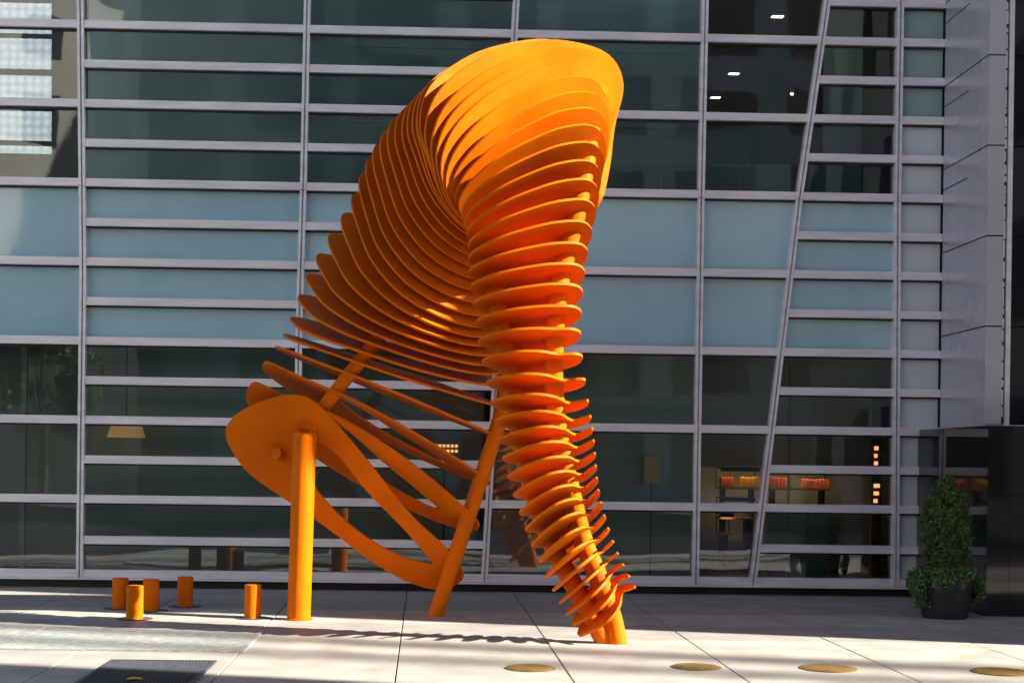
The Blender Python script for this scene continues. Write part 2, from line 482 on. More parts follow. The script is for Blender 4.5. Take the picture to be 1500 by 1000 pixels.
# lamps and shop fittings inside
for i, (px, py, w) in enumerate(((1139, 22, 0.11), (1075, 106, 0.11), (1048, 141, 0.11))):
    d = ray(px, py); t = (8.985 - EYE) / d.z; p = EYEP + d * t
    e = empty('ceiling_light', p)
    b = MB(); b.box(p.x - w, p.x + w, p.y - 0.06, p.y + 0.06, p.z - 0.03, p.z + 0.014); ho = b.build('housing', M['alu'], e)
    b = MB(); b.box(p.x - w + 0.02, p.x + w - 0.02, p.y - 0.05, p.y + 0.05, p.z - 0.036, p.z - 0.031); b.build('diffuser', M['lamp'], ho)
    tag(e, ['lit ceiling light behind the glass, highest of the three above the sculpture',
            'lit ceiling light behind the glass, middle one of three in a diagonal',
            'lit ceiling light behind the glass, lowest of three in a diagonal'][i], 'ceiling light', 'lit ceiling lights on the office floor')
for i, (px, py, y, r) in enumerate(((1182, 599, D + 3.0, 0.028), (1261, 587, D + 3.4, 0.024), (1161, 133 + 3, D + 6, 0.03), (1154, 803, D + 2.6, 0.03))):
    p = on_y(px, py, y)
    e = empty('spotlight', p)
    top = (zs if py > 500 else 9.0) - p.z
    b = MB(); b.tube([p + Vector((0, 0.05, 0.05)), p + Vector((0, 0.05, top + 0.02))], 0.006, 6); b.build('stem', M['alu_dark'], e)
    b = MB(); b.lathe([(r, 0.0), (r * 1.3, 0.03), (r * 1.3, 0.09)], (p.x, p.y + 0.05, p.z), 12); ho = b.build('housing', M['alu'], e)
    b = MB(); b.lathe([(r * 0.5, -0.028), (r * 0.9, -0.018), (r * 0.95, -0.001)], (p.x, p.y + 0.05, p.z), 12); b.build('bulb', M['lamp'], ho)
    tag(e, ['small lit spotlight behind the glass above the left end of the orange shop shelf',
            'small lit spotlight behind the glass near the pale edge panels of the ground floor',
            'tiny lit spotlight inside the upper office beside the pale column panels',
            'lit spotlight low down behind the glass under the shop shelf'][i], 'spotlight', 'spotlights behind the glass')
# hanging lamp with shade, left
p = on_y(185, 631, D + 0.42)
e = tag(empty('pendant_lamp', p), 'orange shaded pendant lamp hanging behind the glass near the bollards', 'pendant lamp')
b = MB(); b.lathe([(0.25, -0.085), (0.20, 0.085)], p, 28); b.build('lamp_shade', M['shade'], e, 40)
b = MB(); b.tube([p + Vector((0, 0, 0.085)), (p.x, p.y, zs + 0.03)], 0.008, 8); b.build('cord', M['alu_dark'], e)
# shelves with small lit goods
def shelf(px0, px1, py, y, label, lit=True):
    p, q = on_y(px0, py, y), on_y(px1, py, y)
    e = tag(empty('wall_shelf', ((p.x + q.x) / 2, y, p.z)), label, 'shelf')
    b = MB(); b.box(p.x, q.x, y, y + 0.3, p.z - 0.03, p.z); b.build('board', M['wood'], e)
    for x in (p.x + 0.06, q.x - 0.10):
        b = MB(); b.box(x, x + 0.04, y + 0.06, y + 0.30, 0.12, p.z - 0.03); b.build('bracket', M['alu_dark'], e)
    if lit:  # light strip added to brighten the goods, kept out of view by a cover
        zl = p.z + 0.24
        b = MB(); b.box(p.x, q.x, y - 0.06, y - 0.05, zl - 0.01, zl + 0.05); b.box(p.x, q.x, y - 0.0495, y + 0.30, zl + 0.03, zl + 0.05); va = b.build('strip_cover', M['alu_dark'], e)
        b = MB(); b.box(p.x + 0.02, q.x - 0.02, y - 0.045, y - 0.025, zl + 0.012, zl + 0.024); b.build('fill_strip', M['fill_warm'], va)
        for x in (p.x + 0.0, q.x - 0.012):
            b = MB(); b.box(x, x + 0.012, y + 0.28, y + 0.299, p.z, zl + 0.03); b.build('hanger', M['alu_dark'], e)
    return p.z
YS = D + 2.2
z1 = shelf(1054, 1112, 713, YS, 'lit shelf behind the glass carrying a red and a yellow row of boxes')
z2 = shelf(1127, 1216, 714, YS, 'lit shelf behind the glass right of the slanted mullion with red boxes')
z3 = shelf(1054, 1105, 757, YS, 'lower lit shelf behind the glass under the red and yellow boxes')
z4 = shelf(1054, 1074, 780, YS, 'short lowest lit shelf behind the glass left of the slanted mullion')
def goods(px0, px1, n, py0, z, mat, labels, name='box'):
    x0, x1 = on_y(px0, 700, YS).x, on_y(px1, 700, YS).x
    w = (x1 - x0) / n
    zt = on_y(px0, py0, YS).z
    for i in range(n):
        b = MB()
        hh = zt - z + random.uniform(-0.01, 0.006)
        b.bevbox(x0 + i * w + 0.003, x0 + (i + 1) * w - 0.003, YS + 0.01, YS + 0.13, z, z + hh, 0.008)
        o = b.build(name, mat)
        tag(o, labels, 'box', labels)
goods(1056, 1075, 4, 698, z1, M['box_red'], 'small red box on the lit shelf at its left end')
goods(1086, 1111, 5, 698, z1, M['box_yellow'], 'small yellow box on the lit shelf beside the slanted mullion')
goods(1128, 1154, 5, 699, z2, M['box_red'], 'small red box on the lit shelf right of the slanted mullion')
goods(1176, 1215, 7, 701, z2, M['box_pink'], 'small pink box on the right end of the lit shelf')
# warm display boards
for px0, px1, py0, py1, lab in ((627, 676, 650, 665, 'warm orange lettered sign behind the glass between the sculpture plates'),
                                (942, 967, 668, 707, 'dim yellow poster board behind the glass right of the sculpture leg')):
    y = D + 0.6
    p, q = on_y(px0, py1, y), on_y(px1, py0, y)
    e = tag(empty('display_board', (p.x, y, p.z)), lab, 'sign')
    b = MB(); b.box(p.x, q.x, y, y + 0.03, p.z, q.z); b.build('panel', M['box_yellow'], e)
    b = MB(); b.box(p.x + (q.x - p.x) * 0.47, p.x + (q.x - p.x) * 0.53, y + 0.01, y + 0.02, 0.12, p.z); b.build('support', M['alu_dark'], e)
    if px0 < 800:
        for r_ in range(2):
            for k in range(7):
                x0 = p.x + 0.03 + k * (q.x - p.x - 0.06) / 7
                zc = p.z + 0.03 + r_ * (q.z - p.z) * 0.48
                b = MB(); b.box(x0, x0 + 0.034, y - 0.006, y - 0.001, zc, zc + 0.035); b.build('light_cell', M['sign_cell'], e)
# counter, bag and lit display column in the shop on the right
y = D + 1.5
p, q = on_y(1122, 744, y), on_y(1214, 744, y)
e = tag(empty('shop_counter', ((p.x + q.x) / 2, y, 0.12)), 'pale shop counter behind the glass below the lit shelf', 'counter')
b = MB(); b.box(p.x, q.x, y, y + 0.5, p.z - 0.05, p.z); b.build('counter_top', M['white'], e)
for k in range(3):
    w = (q.x - p.x) / 3
    b = MB(); b.box(p.x + k * w + 0.02, p.x + (k + 1) * w - 0.004, y + 0.03, y + 0.07, 0.12, p.z - 0.05); b.build('front_panel', M['in_screen'], e)
p = on_y(1168, 821, D + 0.35)
b = MB(); b.bevbox(p.x - 0.07, p.x + 0.03, D + 0.33, D + 0.42, 0.12, p.z + 0.03, 0.02); b.bevbox(p.x + 0.032, p.x + 0.11, D + 0.34, D + 0.42, 0.12, p.z - 0.02, 0.015)
tag(b.build('paper_bag', M['white']), 'small white bag on the shop floor close behind the lowest pane', 'bag')
y = D + 1.9
p0, p1 = on_y(1284, 736, y), on_y(1284, 648, y)
e = tag(empty('display_stand', (p0.x, y, 0.12)), 'slim display stand with lit orange cells behind the last clear pane', 'display')
b = MB(); b.box(p0.x - 0.07, p0.x + 0.07, y, y + 0.1, 0.12, p1.z + 0.06); b.build('upright', M['wood'], e)
for k in range(8):
    if k in (3, 4): continue
    zc = p0.z + (p1.z - p0.z) * k / 8
    b = MB(); b.box(p0.x - 0.045, p0.x + random.uniform(0.0, 0.045), y - 0.008, y - 0.001, zc, zc + 0.055); b.build('light_cell', M['sign_cell'], e)
# white dimpled panels with an added glow behind the glass, upper left
for i, (py0, py1) in enumerate(((6, 28), (40, 46), (58, 98), (112, 143), (164, 203), (215, 222))):
    y = D + 0.6
    p, q = on_y(-130, py1, y), on_y(76, py0, y)
    nx, nz = 66, max(3, int((q.z - p.z) / 0.035))
    vs_, fs_ = [], []
    for j in range(nz + 1):
        for k in range(nx + 1):
            x = p.x + (q.x - p.x) * k / nx; z = p.z + (q.z - p.z) * j / nz
            vs_.append((x, y - 0.02 * (0.5 + 0.5 * math.sin(x * 44) * math.sin(z * 44)), z))
    for j in range(nz):
        for k in range(nx):
            o = j * (nx + 1) + k
            fs_.append((o, o + 1, o + nx + 2, o + nx + 1))
    mk('dimpled_glow_panel', vs_, fs_, M['glow_panel'], fac, smooth=60)

# ================================================================ RIGHT WING (metal cladding on black granite)
wing = tag(empty('clad_building', (XR, 18.0, 0)), 'lilac grey metal clad wing on a polished black granite base', 'building')
YW = 18.0
zrow = [on_y(1437, y, YW).z for y in (622, 478, 343, 211, 82)]
dz = (zrow[4] - zrow[1]) / 3
zrow = [zrow[0]] + [zrow[1] + dz * k for k in range(0, 8)]
xj = on_y(1468, 300, YW).x
g = 0.009
ymid = 18.62
for a, c in zip(zrow[:-1], zrow[1:]):
    b = MB(); b.box(XR, XR + 0.06, YW + 0.001, ymid - 0.0015, a + g, c - g); b.build('cladding_panel', M['clad'], wing)
    if a > zrow[1] + 0.1:
        zsub = c - g - 0.26
        b = MB(); b.box(XR, XR + 0.06, ymid + 0.0015, D - 0.058, a + g, zsub - g); b.build('cladding_panel', M['clad'], wing)
        b = MB(); b.box(XR, XR + 0.06, ymid + 0.0015, D - 0.058, zsub + g, c - g); b.build('cladding_panel', M['clad'], wing)
    else:
        b = MB(); b.box(XR, XR + 0.06, ymid + 0.0015, D - 0.058, a + g, c - g); b.build('cladding_panel', M['clad'], wing)
    b = MB(); b.box(XR + 0.002, xj, YW - 0.06, YW, a + g, c - g); b.build('cladding_panel', M['clad'], wing)
ztop = zrow[-1]
b = MB(); b.box(XR + 0.02, 14, YW + 0.02, D + 12, zrow[0] + 0.01, ztop); b.build('wall_core', M['alu_dark'], wing)
b = MB(); b.box(xj + 0.004, xj + 0.045, YW - 0.02, YW + 0.02, zrow[0] + 0.02, ztop); b.build('joint_strip', M['alu_dark'], wing)
b = MB()
z = zrow[0] + 0.1
while z < ztop - 0.3:
    h = random.uniform(0.05, 0.22)
    b.box(xj + 0.012, xj + random.uniform(0.026, 0.036), YW - 0.03, YW - 0.0205, z, z + h)
    z += h + random.uniform(0.015, 0.05)
tag(b.build('joint_clips', M['white'], wing), kind='stuff')
b = MB(); b.box(xj + 0.047, xj + 0.075, YW - 0.06, YW + 0.02, zrow[0], ztop); b.build('window_frame', M['alu'], wing)
b = MB(); b.box(xj + 0.079, xj + 0.105, YW - 0.05, YW + 0.02, zrow[0], ztop); b.build('window_frame', M['alu'], wing)
for a, c in zip(zrow[:-1], zrow[1:]):
    b = MB(); b.box(xj + 0.107, 14, YW - 0.02, YW + 0.018, a + 0.008, c - 0.008); b.build('dark_pane', M['dark_glass'], wing)
b = MB(); b.box(XR - 0.02, 14, YW - 0.04, D - 0.06, zrow[0] - 0.03, zrow[0] + 0.004); b.build('soffit', M['clad'], wing)
XG, YG = 6.47, 17.12
zg = zrow[0] - 0.034
for i in range(6):                             # granite slabs, front
    x0 = XG + 0.27 + (i - 1) * 1.2 if i else XG
    x1 = XG + 0.27 + i * 1.2
    for (a, c) in ((0.0, 1.38), (1.386, zg)):
        b = MB(); b.box(x0 + 0.002, x1 - 0.002, YG - 0.03, YG, a, c); b.build('granite_slab', M['granite'], wing)
b = MB(); b.box(XG, XG + 0.03, YG + 0.002, D - 0.002, 0.0, zg); b.build('granite_slab', M['granite'], wing)
b = MB(); b.box(XG + 0.03, 13.4, YG + 0.001, D + 0.4, -0.02, zg - 0.002); b.build('base_core', M['black_wall'], wing)

# ================================================================ NEIGHBOURS OUT OF FRAME (shade and reflections)
def house(name, label, x0, x1, y0, y1, h, mat, wmat, faces, pitch_w=3.2, pitch_h=3.4, ww=1.7, wh=2.0, zb_=0):
    e = tag(empty(name, ((x0 + x1) / 2, (y0 + y1) / 2, 0)), label, 'building')
    b = MB(); b.box(x0, x1, y0, y1, zb_, h); b.build('wall', mat, e)
    b = MB(); b.box(x0 - 0.3, x1 + 0.3, y0 - 0.3, y1 + 0.3, h + 0.002, h + 0.6); b.build('roof', mat, e)
    proto = {}
    for f in faces:
        L = (x1 - x0) if f in 'NS' else (y1 - y0)
        n = int(L // pitch_w)
        for i in range(n):
            for j in range(int(h // pitch_h)):
                c = (i + 0.5) * L / n
                z0 = 1.0 + j * pitch_h
                if z0 + wh > h - 0.5: continue
                b = MB()
                if f == 'N': b.box(x0 + c - ww / 2, x0 + c + ww / 2, y1 + 0.01, y1 + 0.05, z0, z0 + wh)
                if f == 'W': b.box(x0 - 0.05, x0 - 0.01, y0 + c - ww / 2, y0 + c + ww / 2, z0, z0 + wh)
                b.build('window', wmat, e)
    return e
house('corner_tower', 'tall pale tower beyond the clad wing that shades the glass front', 13.0, 30, 14.0, 34, 46, M['b_pale'], M['b_window'], 'W', 4.2, 4.2, 2.6, 2.4)
house('shade_annex', 'unseen low pale block added beside the tall tower to shade the lower sculpture', 13.2, 29, 12.35, 13.5, 11.6, M['b_pale'], M['b_window'], '', 4.2, 4.2, 2.6, 2.4)  # added out of view, sized to shade the lower limb and spare the crown
house('street_block', 'pale block on the near side of the gap that lets the sun onto the plaza', 14.0, 18.0, -15, 6.6, 40, M['b_pale'], M['b_window'], 'W', 3.2, 4.2, 2.0, 2.4)
# unseen fins added far to the right, only to streak the plaza with soft shade
ft = tag(empty('shade_fin_tower', (62, -3, 0)), 'unseen added tower of thin fins that casts soft streaks on the plaza', 'building')
for yy, w in ((-3.4, 0.22), (-2.45, 0.30)):
    b = MB(); b.box(60, 60.5, yy, yy + w, 0, 66); b.build('fin', M['b_pale'], ft)
b = MB(); b.box(57.5, 64.5, -7, 0, 66.001, 67); b.build('roof', M['b_pale'], ft)
b = MB(); b.box(57.5, 64.5, -7, 0, -0.02, 6); b.build('podium', M['b_pale'], ft)
so = house('stone_office', 'pale stone office block across the street mirrored in the left panes', -46, -14, -31, -13, 30, M['b_pale'], M['b_window'], 'N')
so.rotation_euler.z = -R(48)
house('dark_office', 'dark office slab across the street mirrored in the middle panes', -14.2, 46, -50, -31, 30, M['b_dark'], M['b_window'], 'N', 5.0, 4.0, 3.6, 2.6)
b = MB(); b.add([(-10.5, -16, -0.022), (13.5, -16, -0.022), (13.5, 2.4, -0.022), (-10.5, 2.4, -0.022)], [(0, 1, 2, 3)])
tag(b.build('road', M['asphalt']), kind='structure')
b = MB(); b.box(-60, 13.5, 2.45, 4.18, -0.03, -0.004); tag(b.build('pavement', M['paving_mid']), kind='structure')

def leaves(name, mat, parent, pts, size, flat=0.0, rnd=random):
    vs_, fs_ = [], []
    for p in pts:
        n = Vector((rnd.gauss(0, 1), rnd.gauss(0, 1), rnd.gauss(0, 1) + flat)).normalized()
        a = n.orthogonal().normalized()
        a = Matrix.Rotation(rnd.uniform(0, 6.28), 3, n) @ a
        c = n.cross(a)
        s = size * rnd.uniform(0.6, 1.35)
        o = len(vs_)
        p = Vector(p)
        vs_ += [p - a * s, p - c * s * 0.45 + n * s * 0.12, p + a * s, p + c * s * 0.45 + n * s * 0.12]
        fs_ += [(o, o + 1, o + 2, o + 3)]
    return mk(name, vs_, fs_, mat, parent)
def tree(name, label, base, h, cr, nleaf, seed, group=None):
    rnd = random.Random(seed)
    e = tag(empty(name, base), label, 'tree', group)
    b = MB(); bx, by, bz = base
    b.tube([(bx, by, bz - 0.05), (bx + .05, by, bz + h * .3), (bx, by + .05, bz + h * .6), (bx + .05, by, bz + h * .9)], [.16, .13, .09, .03], 10)
    clumps = []
    for k in range(34):
        t = rnd.uniform(0, 6.28); q = rnd.random() ** 0.5
        hz = bz + h * rnd.uniform(.42, .98)
        rr = cr * q * (1 - 0.55 * abs((hz - bz) / h - .62) / .4)
        c = Vector((bx + rr * math.cos(t), by + rr * math.sin(t), hz))
        clumps.append((c, cr * rnd.uniform(.18, .34)))
        if k % 3 == 0: b.tube([(bx, by, bz + h * rnd.uniform(.3, .6)), (c + Vector((bx, by, c.z - .4))) / 2, c], [.05, .03, .012], 6)
    b.build('trunk', M['bark'], e, 50)
    pts = []
    for k in range(nleaf):
        c, r_ = rnd.choice(clumps)
        d = Vector((rnd.gauss(0, 1), rnd.gauss(0, 1), rnd.gauss(0, 1))).normalized() * r_ * rnd.random() ** 0.4
        pts.append(c + d)
    leaves('crown', M['tree_leaf'], e, pts, 0.11, 0.6, rnd)
    return e
tree('street_tree', 'leafy street tree across the road mirrored beside the brick shop', (-16.5, -13.5, 0), 7.5, 2.6, 6000, 5)
tree('street_tree', 'tall leafy street tree across the road mirrored in the lowest left panes', (-12.2, -9.0, 0), 6.0, 2.2, 6000, 6)

# ================================================================ SCULPTURE
# plate keys: index, centre px x, centre px y, distance, tilt of the long axis (deg), half length (px),
#             depth difference of its two ends (m), turn about the long axis (deg), half width (m)
KEYS = [
    (0, 884, 893, 14.20, 46, 52, 0.10, -24, .26),
    (3, 860, 848, 14.20, 41, 54, 0.10, -2, .28),
    (8, 822, 752, 14.20, 24, 57, 0.15, 17, .34),
    (12, 800, 663, 14.22, 7, 64, 0.15, 16, .36),
    (15, 787, 592, 14.25, -3, 68, 0.15, 16, .37),
    (18, 775, 497, 14.28, 0, 72, 0.2, 19, .37),
    (21, 773, 413, 14.35, 3, 81, 0.3, 26, .36),
    (25, 781, 318, 14.45, 11, 96, 0.45, 37, 0.46),
    (28, 781, 266, 14.6, 13, 108, 0.7, 48, 0.58),
    (30, 779, 243, 14.72, 13.5, 118, 1.05, 59, 0.69),
    (32, 776, 224, 14.85, 13, 127, 1.5, 70, 0.8),
    (36, 778, 208, 15.15, 8, 148, 1.8, 88, .97),
    (40, 748, 228, 15.45, 0, 130, 1.7, 103, 0.94),
    (43, 708, 262, 15.65, -6, 117, 1.4, 114, 0.9),
    (46, 672, 320, 15.8, -12, 114, 1.1, 127, 0.86),
    (49, 638, 388, 15.95, -17, 112, 0.9, 142, 0.82),
    (52, 610, 453, 16.15, -16, 136, 0.75, 158, 0.82),
    (55, 585, 520, 16.35, -16, 158, 0.6, 172, 0.74),
    (57, 570, 575, 16.42, -22, 176, 0.5, 183, 0.62),
    (58, 555, 622, 16.42, -27.5, 188, 0.35, 193, 0.58),
    (59, 535, 671, 16.38, -30.5, 197, 0.2, 210, 0.56),
    (60, 507, 728, 16.30, -29.5, 198, 0.2, 245, .60),
]
LEG_LOW = [(1.06, .22), (1.01, .62), (.88, .42), (.70, .14), (.35, .75), (-.1, 1), (-.5, .8), (-.82, .4), (-1, 0), (-.85, -.35), (-.55, -.7), (-.2, -.9), (.15, -.9), (.45, -.78), (.72, -.52), (.93, -.25)]
LEG_TOP = [(1, 0), (.95, .5), (.72, .9), (.3, 1), (-.1, .9), (-.5, .7), (-.8, .42), (-.97, .12), (-1, -.2), (-.85, -.55), (-.55, -.85), (-.2, -1), (.2, -1), (.55, -.85), (.8, -.6), (.95, -.3)]
APEX = [(.86, 0), (1.0, .45), (.84, .8), (.38, 1), (0, 1.02), (-.45, .93), (-.85, .68), (-1, .33), (-.97, 0), (-.88, -.4), (-.65, -.75), (-.3, -.97), (0, -1), (.35, -.95), (.6, -.75), (.75, -.4)]
LIMB = [(1, 0), (.97, .5), (.8, .85), (.4, 1), (-.1, 1), (-.6, 1), (-.9, .95), (-1, .7), (-.98, .2), (-.9, -.3), (-.65, -.72), (-.3, -.93), (.1, -1), (.5, -.92), (.8, -.65), (.96, -.3)]
LIMB_LOW = [(1, .05), (.97, .3), (.8, .62), (.45, .9), (.05, 1), (-.4, .95), (-.75, .8), (-.95, .45), (-1, .0), (-.98, -.35), (-.86, -.45), (-.7, -.52), (-.3, -.85), (.15, -.8), (.55, -.55), (.9, -.2)]
END_PX = [(950, 790), (925, 838), (840, 857), (720, 818), (580, 735), (430, 620), (250, 495), (110, 390), (35, 260), (70, 185), (170, 130), (290, 105), (390, 150), (560, 340), (740, 560), (880, 690)]
HOLE_PX = [(832, 752), (790, 748), (720, 728), (600, 668), (480, 575), (400, 490), (355, 425), (335, 370), (330, 330), (340, 295), (365, 280), (410, 295), (470, 345), (580, 480), (700, 600), (790, 700)]
def to_local(z3, key, px_half_r):
    i, cx, cy, dep, al, hw = key[:6]
    out = []
    for x, y in z3:
        dx, dy = x / 2.632 + 320 - cx, -(y / 2.632 + 540 - cy)
        a = R(al)
        out.append(((dx * math.cos(a) + dy * math.sin(a)) / hw, -(-dx * math.sin(a) + dy * math.cos(a)) / px_half_r))
    return out
kE = KEYS[-1]
HRPX = kE[8] * math.sin(R(65)) * FPX / kE[3]
END = to_local(END_PX, kE, HRPX)
HOLE = to_local(HOLE_PX, kE, HRPX)
SHAPES = [(0, LEG_LOW), (13, LEG_LOW), (20, LEG_TOP), (29, LEG_TOP), (36, APEX), (41, APEX), (49, LIMB), (53, LIMB), (57, LIMB_LOW), (59, LIMB_LOW), (60, END)]
def closed_spline(pts, n=5):
    out = []
    m = len(pts)
    P = [np.array(p, float) for p in pts]
    for i in range(m):
        p0, p1, p2, p3 = P[i - 1], P[i], P[(i + 1) % m], P[(i + 2) % m]
        for k in range(n):
            t = k / n
            out.append(0.5 * ((2 * p1) + (-p0 + p2) * t + (2 * p0 - 5 * p1 + 4 * p2 - p3) * t * t + (-p0 + 3 * p1 - 3 * p2 + p3) * t ** 3))
    return out
def pchip(xk, yk, x):
    xk, yk = np.array(xk, float), np.array(yk, float)
    h = np.diff(xk); d = np.diff(yk) / h
    m = np.zeros_like(yk)
    m[0], m[-1] = d[0], d[-1]
    for i in range(1, len(xk) - 1):
        if d[i - 1] * d[i] > 0:
            w1, w2 = 2 * h[i] + h[i - 1], h[i] + 2 * h[i - 1]
            m[i] = (w1 + w2) / (w1 / d[i - 1] + w2 / d[i])
    j = min(max(int(np.searchsorted(xk, x) - 1), 0), len(h) - 1)
    t = (x - xk[j]) / h[j]
    return ((2 * t**3 - 3 * t**2 + 1) * yk[j] + (t**3 - 2 * t**2 + t) * h[j] * m[j] + (-2 * t**3 + 3 * t**2) * yk[j + 1] + (t**3 - t**2) * h[j] * m[j + 1])
KX = [k[0] for k in KEYS]
JIT = {31: 2, 32: 4, 33: -2, 34: -7, 35: -3, 36: 4, 37: -4, 38: 3, 39: -3, 41: 2}   # the plates are not hung perfectly evenly
def frame(i):
    cx, cy, dep, al, hw, ds, ph, hr = (float(pchip(KX, [k[c] for k in KEYS], i)) for c in range(1, 9))
    c = at(cx, cy, dep)
    V = (c - EYEP).normalized()
    e1 = (at(cx + 1, cy, dep) - c).normalized()
    e1 = (e1 - V * e1.dot(V)).normalized()
    e2 = e1.cross(V)                            # up in the picture
    a = R(al)
    wd = e1 * math.cos(a) + e2 * math.sin(a)
    W = wd * (hw / FPX * dep) + V * (ds / 2)
    aw = W.length
    W.normalize()
    Vp = (V - W * V.dot(W)).normalized()
    Pp = W.cross(Vp)
    if Pp.dot(e2 * math.cos(a) - e1 * math.sin(a)) < 0: Pp = -Pp
    ph += JIT.get(i, 0)
    f = R(ph)
    Rd = -Vp * math.cos(f) + Pp * math.sin(f)
    return c, W, Rd, W.cross(Rd).normalized(), aw, hr
def shape(i):
    for (a, A), (b_, B) in zip(SHAPES[:-1], SHAPES[1:]):
        if a <= i <= b_:
            t = (i - a) / (b_ - a)
            t = t * t * (3 - 2 * t)
            return [(p[0] * (1 - t) + q[0] * t, p[1] * (1 - t) + q[1] * t) for p, q in zip(A, B)]
foot = on_ground(893, 941)
sculpt = tag(empty('sculpture', foot), 'towering orange ribbed arch sculpture of stacked painted steel plates', 'sculpture')
TK = 0.025
def plate(i):
    c, W, Rd, N, aw, hr = frame(i)
    loops = [closed_spline(shape(i))]
    hs = max(0.0, min(1.0, (i - 47) / 6.0))
    if hs > 0.25:
        hc = np.mean(np.array(HOLE), axis=0)
        k = 1.0 if i == 60 else 0.86
        loops.append(closed_spline([tuple(hc + (np.array(p) - hc) * hs * k) for p in HOLE]))
    bm = bmesh.new()
    for s in (1, -1):
        es = []
        for L in loops:
            vv = [bm.verts.new(c + W * (p[0] * aw) + Rd * (p[1] * hr) + N * (s * TK / 2) - foot) for p in L]
            for k in range(len(vv)):
                es.append(bm.edges.new((vv[k], vv[(k + 1) % len(vv)])))
        if len(loops) == 1:
            bm.faces.new([e.verts[0] for e in es])
        else:
            bmesh.ops.triangle_fill(bm, edges=es, use_dissolve=False, use_beauty=True)
    bm.verts.ensure_lookup_table()
    tot = sum(len(L) for L in loops)
    o = 0
    for L in loops:
        n = len(L)
        for k in range(n):
            bm.faces.new((bm.verts[o + k], bm.verts[o + (k + 1) % n], bm.verts[tot + o + (k + 1) % n], bm.verts[tot + o + k]))
        o += n
    bmesh.ops.recalc_face_normals(bm, faces=bm.faces)
    me = bpy.data.meshes.new('plate')
    bm.to_mesh(me); bm.free()
    return link('plate', me, M['orange'], sculpt, 35)
for i in range(61): plate(i)
def dep_at(i): return float(pchip(KX, [k[3] for k in KEYS], i))
def smooth_path(pts, n=8):
    P = [Vector(p) for p in pts]
    P = [P[0] * 2 - P[1]] + P + [P[-1] * 2 - P[-2]]
    out = []
    for i in range(1, len(P) - 2):
        for k in range(n):
            t = k / n
            out.append(0.5 * ((2 * P[i]) + (P[i + 1] - P[i - 1]) * t + (2 * P[i - 1] - 5 * P[i] + 4 * P[i + 1] - P[i + 2]) * t * t + (-P[i - 1] + 3 * P[i] - 3 * P[i + 1] + P[i + 2]) * t ** 3))
    out.append(P[-2])
    return out
TR = 0.074
fa, fb = on_ground(905, 942), on_ground(887, 941)
def loc(i, w, r_):
    c, W, Rd, N, aw, hr = frame(i)
    return c + W * (w * aw) + Rd * (r_ * hr)
TR = 0.092
right_tube = [fa - (at(897, 905, 14.19) - fa) * 0.12, at(897, 905, 14.19), at(886, 872, 14.19), at(872, 834, 14.19), at(857, 800, 14.2), at(845, 758, 14.2), at(835, 715, 14.2), at(821, 655, 14.22), at(812, 580, 14.25),
              at(811, 519, 14.27)] + [loc(i, w, r_) for i, w, r_ in ((20, .52, .25), (22, .6, .3), (24, .66, .36), (26, .70, .4), (28, .72, .44), (30, .74, .47), (32, .76, .5), (33, .76, .5), (34, .74, .45))]
b = MB(); b.tube(smooth_path(right_tube), TR, 20); b.build('tube', M['orange'], sculpt, 40)
left_tube = [fb - (at(872, 912, 14.2) - fb) * 0.12, at(872, 912, 14.2), at(852, 876, 14.25), at(828, 834, 14.3), at(802, 780, 14.36), at(783, 725, 14.4), at(768, 668, 14.42), at(757, 610, 14.43),
             at(751, 540, 14.44)] + [loc(i, w, r_) for i, w, r_ in ((18, -.45, -.4), (20, -.5, -.42), (22, -.56, -.42), (24, -.62, -.42), (26, -.66, -.4), (28, -.68, -.3), (30, -.72, 0), (33, -.7, 0))]
b = MB(); b.tube(smooth_path(left_tube), TR, 20); b.build('tube', M['orange'], sculpt, 40)
# long tube through the far plates to the ground
g0 = on_ground(637, 902)
far_tube = [g0 - Vector((0, 0, 0.02)), at(660, 834, 16.43), at(700, 715, 16.55), at(735, 600, 16.7), at(738, 520, 16.6), at(725, 440, 16.4)]
b = MB(); b.tube(smooth_path(far_tube), 0.085, 20); b.build('tube', M['orange'], sculpt, 40)
# tube from the post up through the open plates
up_tube = [at(447, 634, 15.93), at(464, 612, 16.12), at(490, 576, 16.0), at(545, 507, 15.85), at(602, 438, 15.72), at(630, 400, 15.75)]
b = MB(); b.tube(smooth_path(up_tube), 0.075, 20); b.build('tube', M['orange'], sculpt, 40)
stub_tube = [at(404, 664, 16.02), at(419, 671, 16.25), at(440, 640, 16.55)]
b = MB(); b.tube(stub_tube, 0.06, 20); b.build('tube', M['orange'], sculpt, 40)
# supporting post
pb = on_ground(437.5, 907)
pt = at(446.5, 634, 15.93)
b = MB(); b.tube([pb - Vector((0, 0, 0.02)), pt], 0.123, 40); b.build('post', M['orange'], sculpt, 40)
b = MB(); b.tube([pb + Vector((0, 0, 0.0)), pb + Vector((0, 0, 0.012))], 0.15, 32); b.build('base_plate', M['orange'], sculpt, 40)

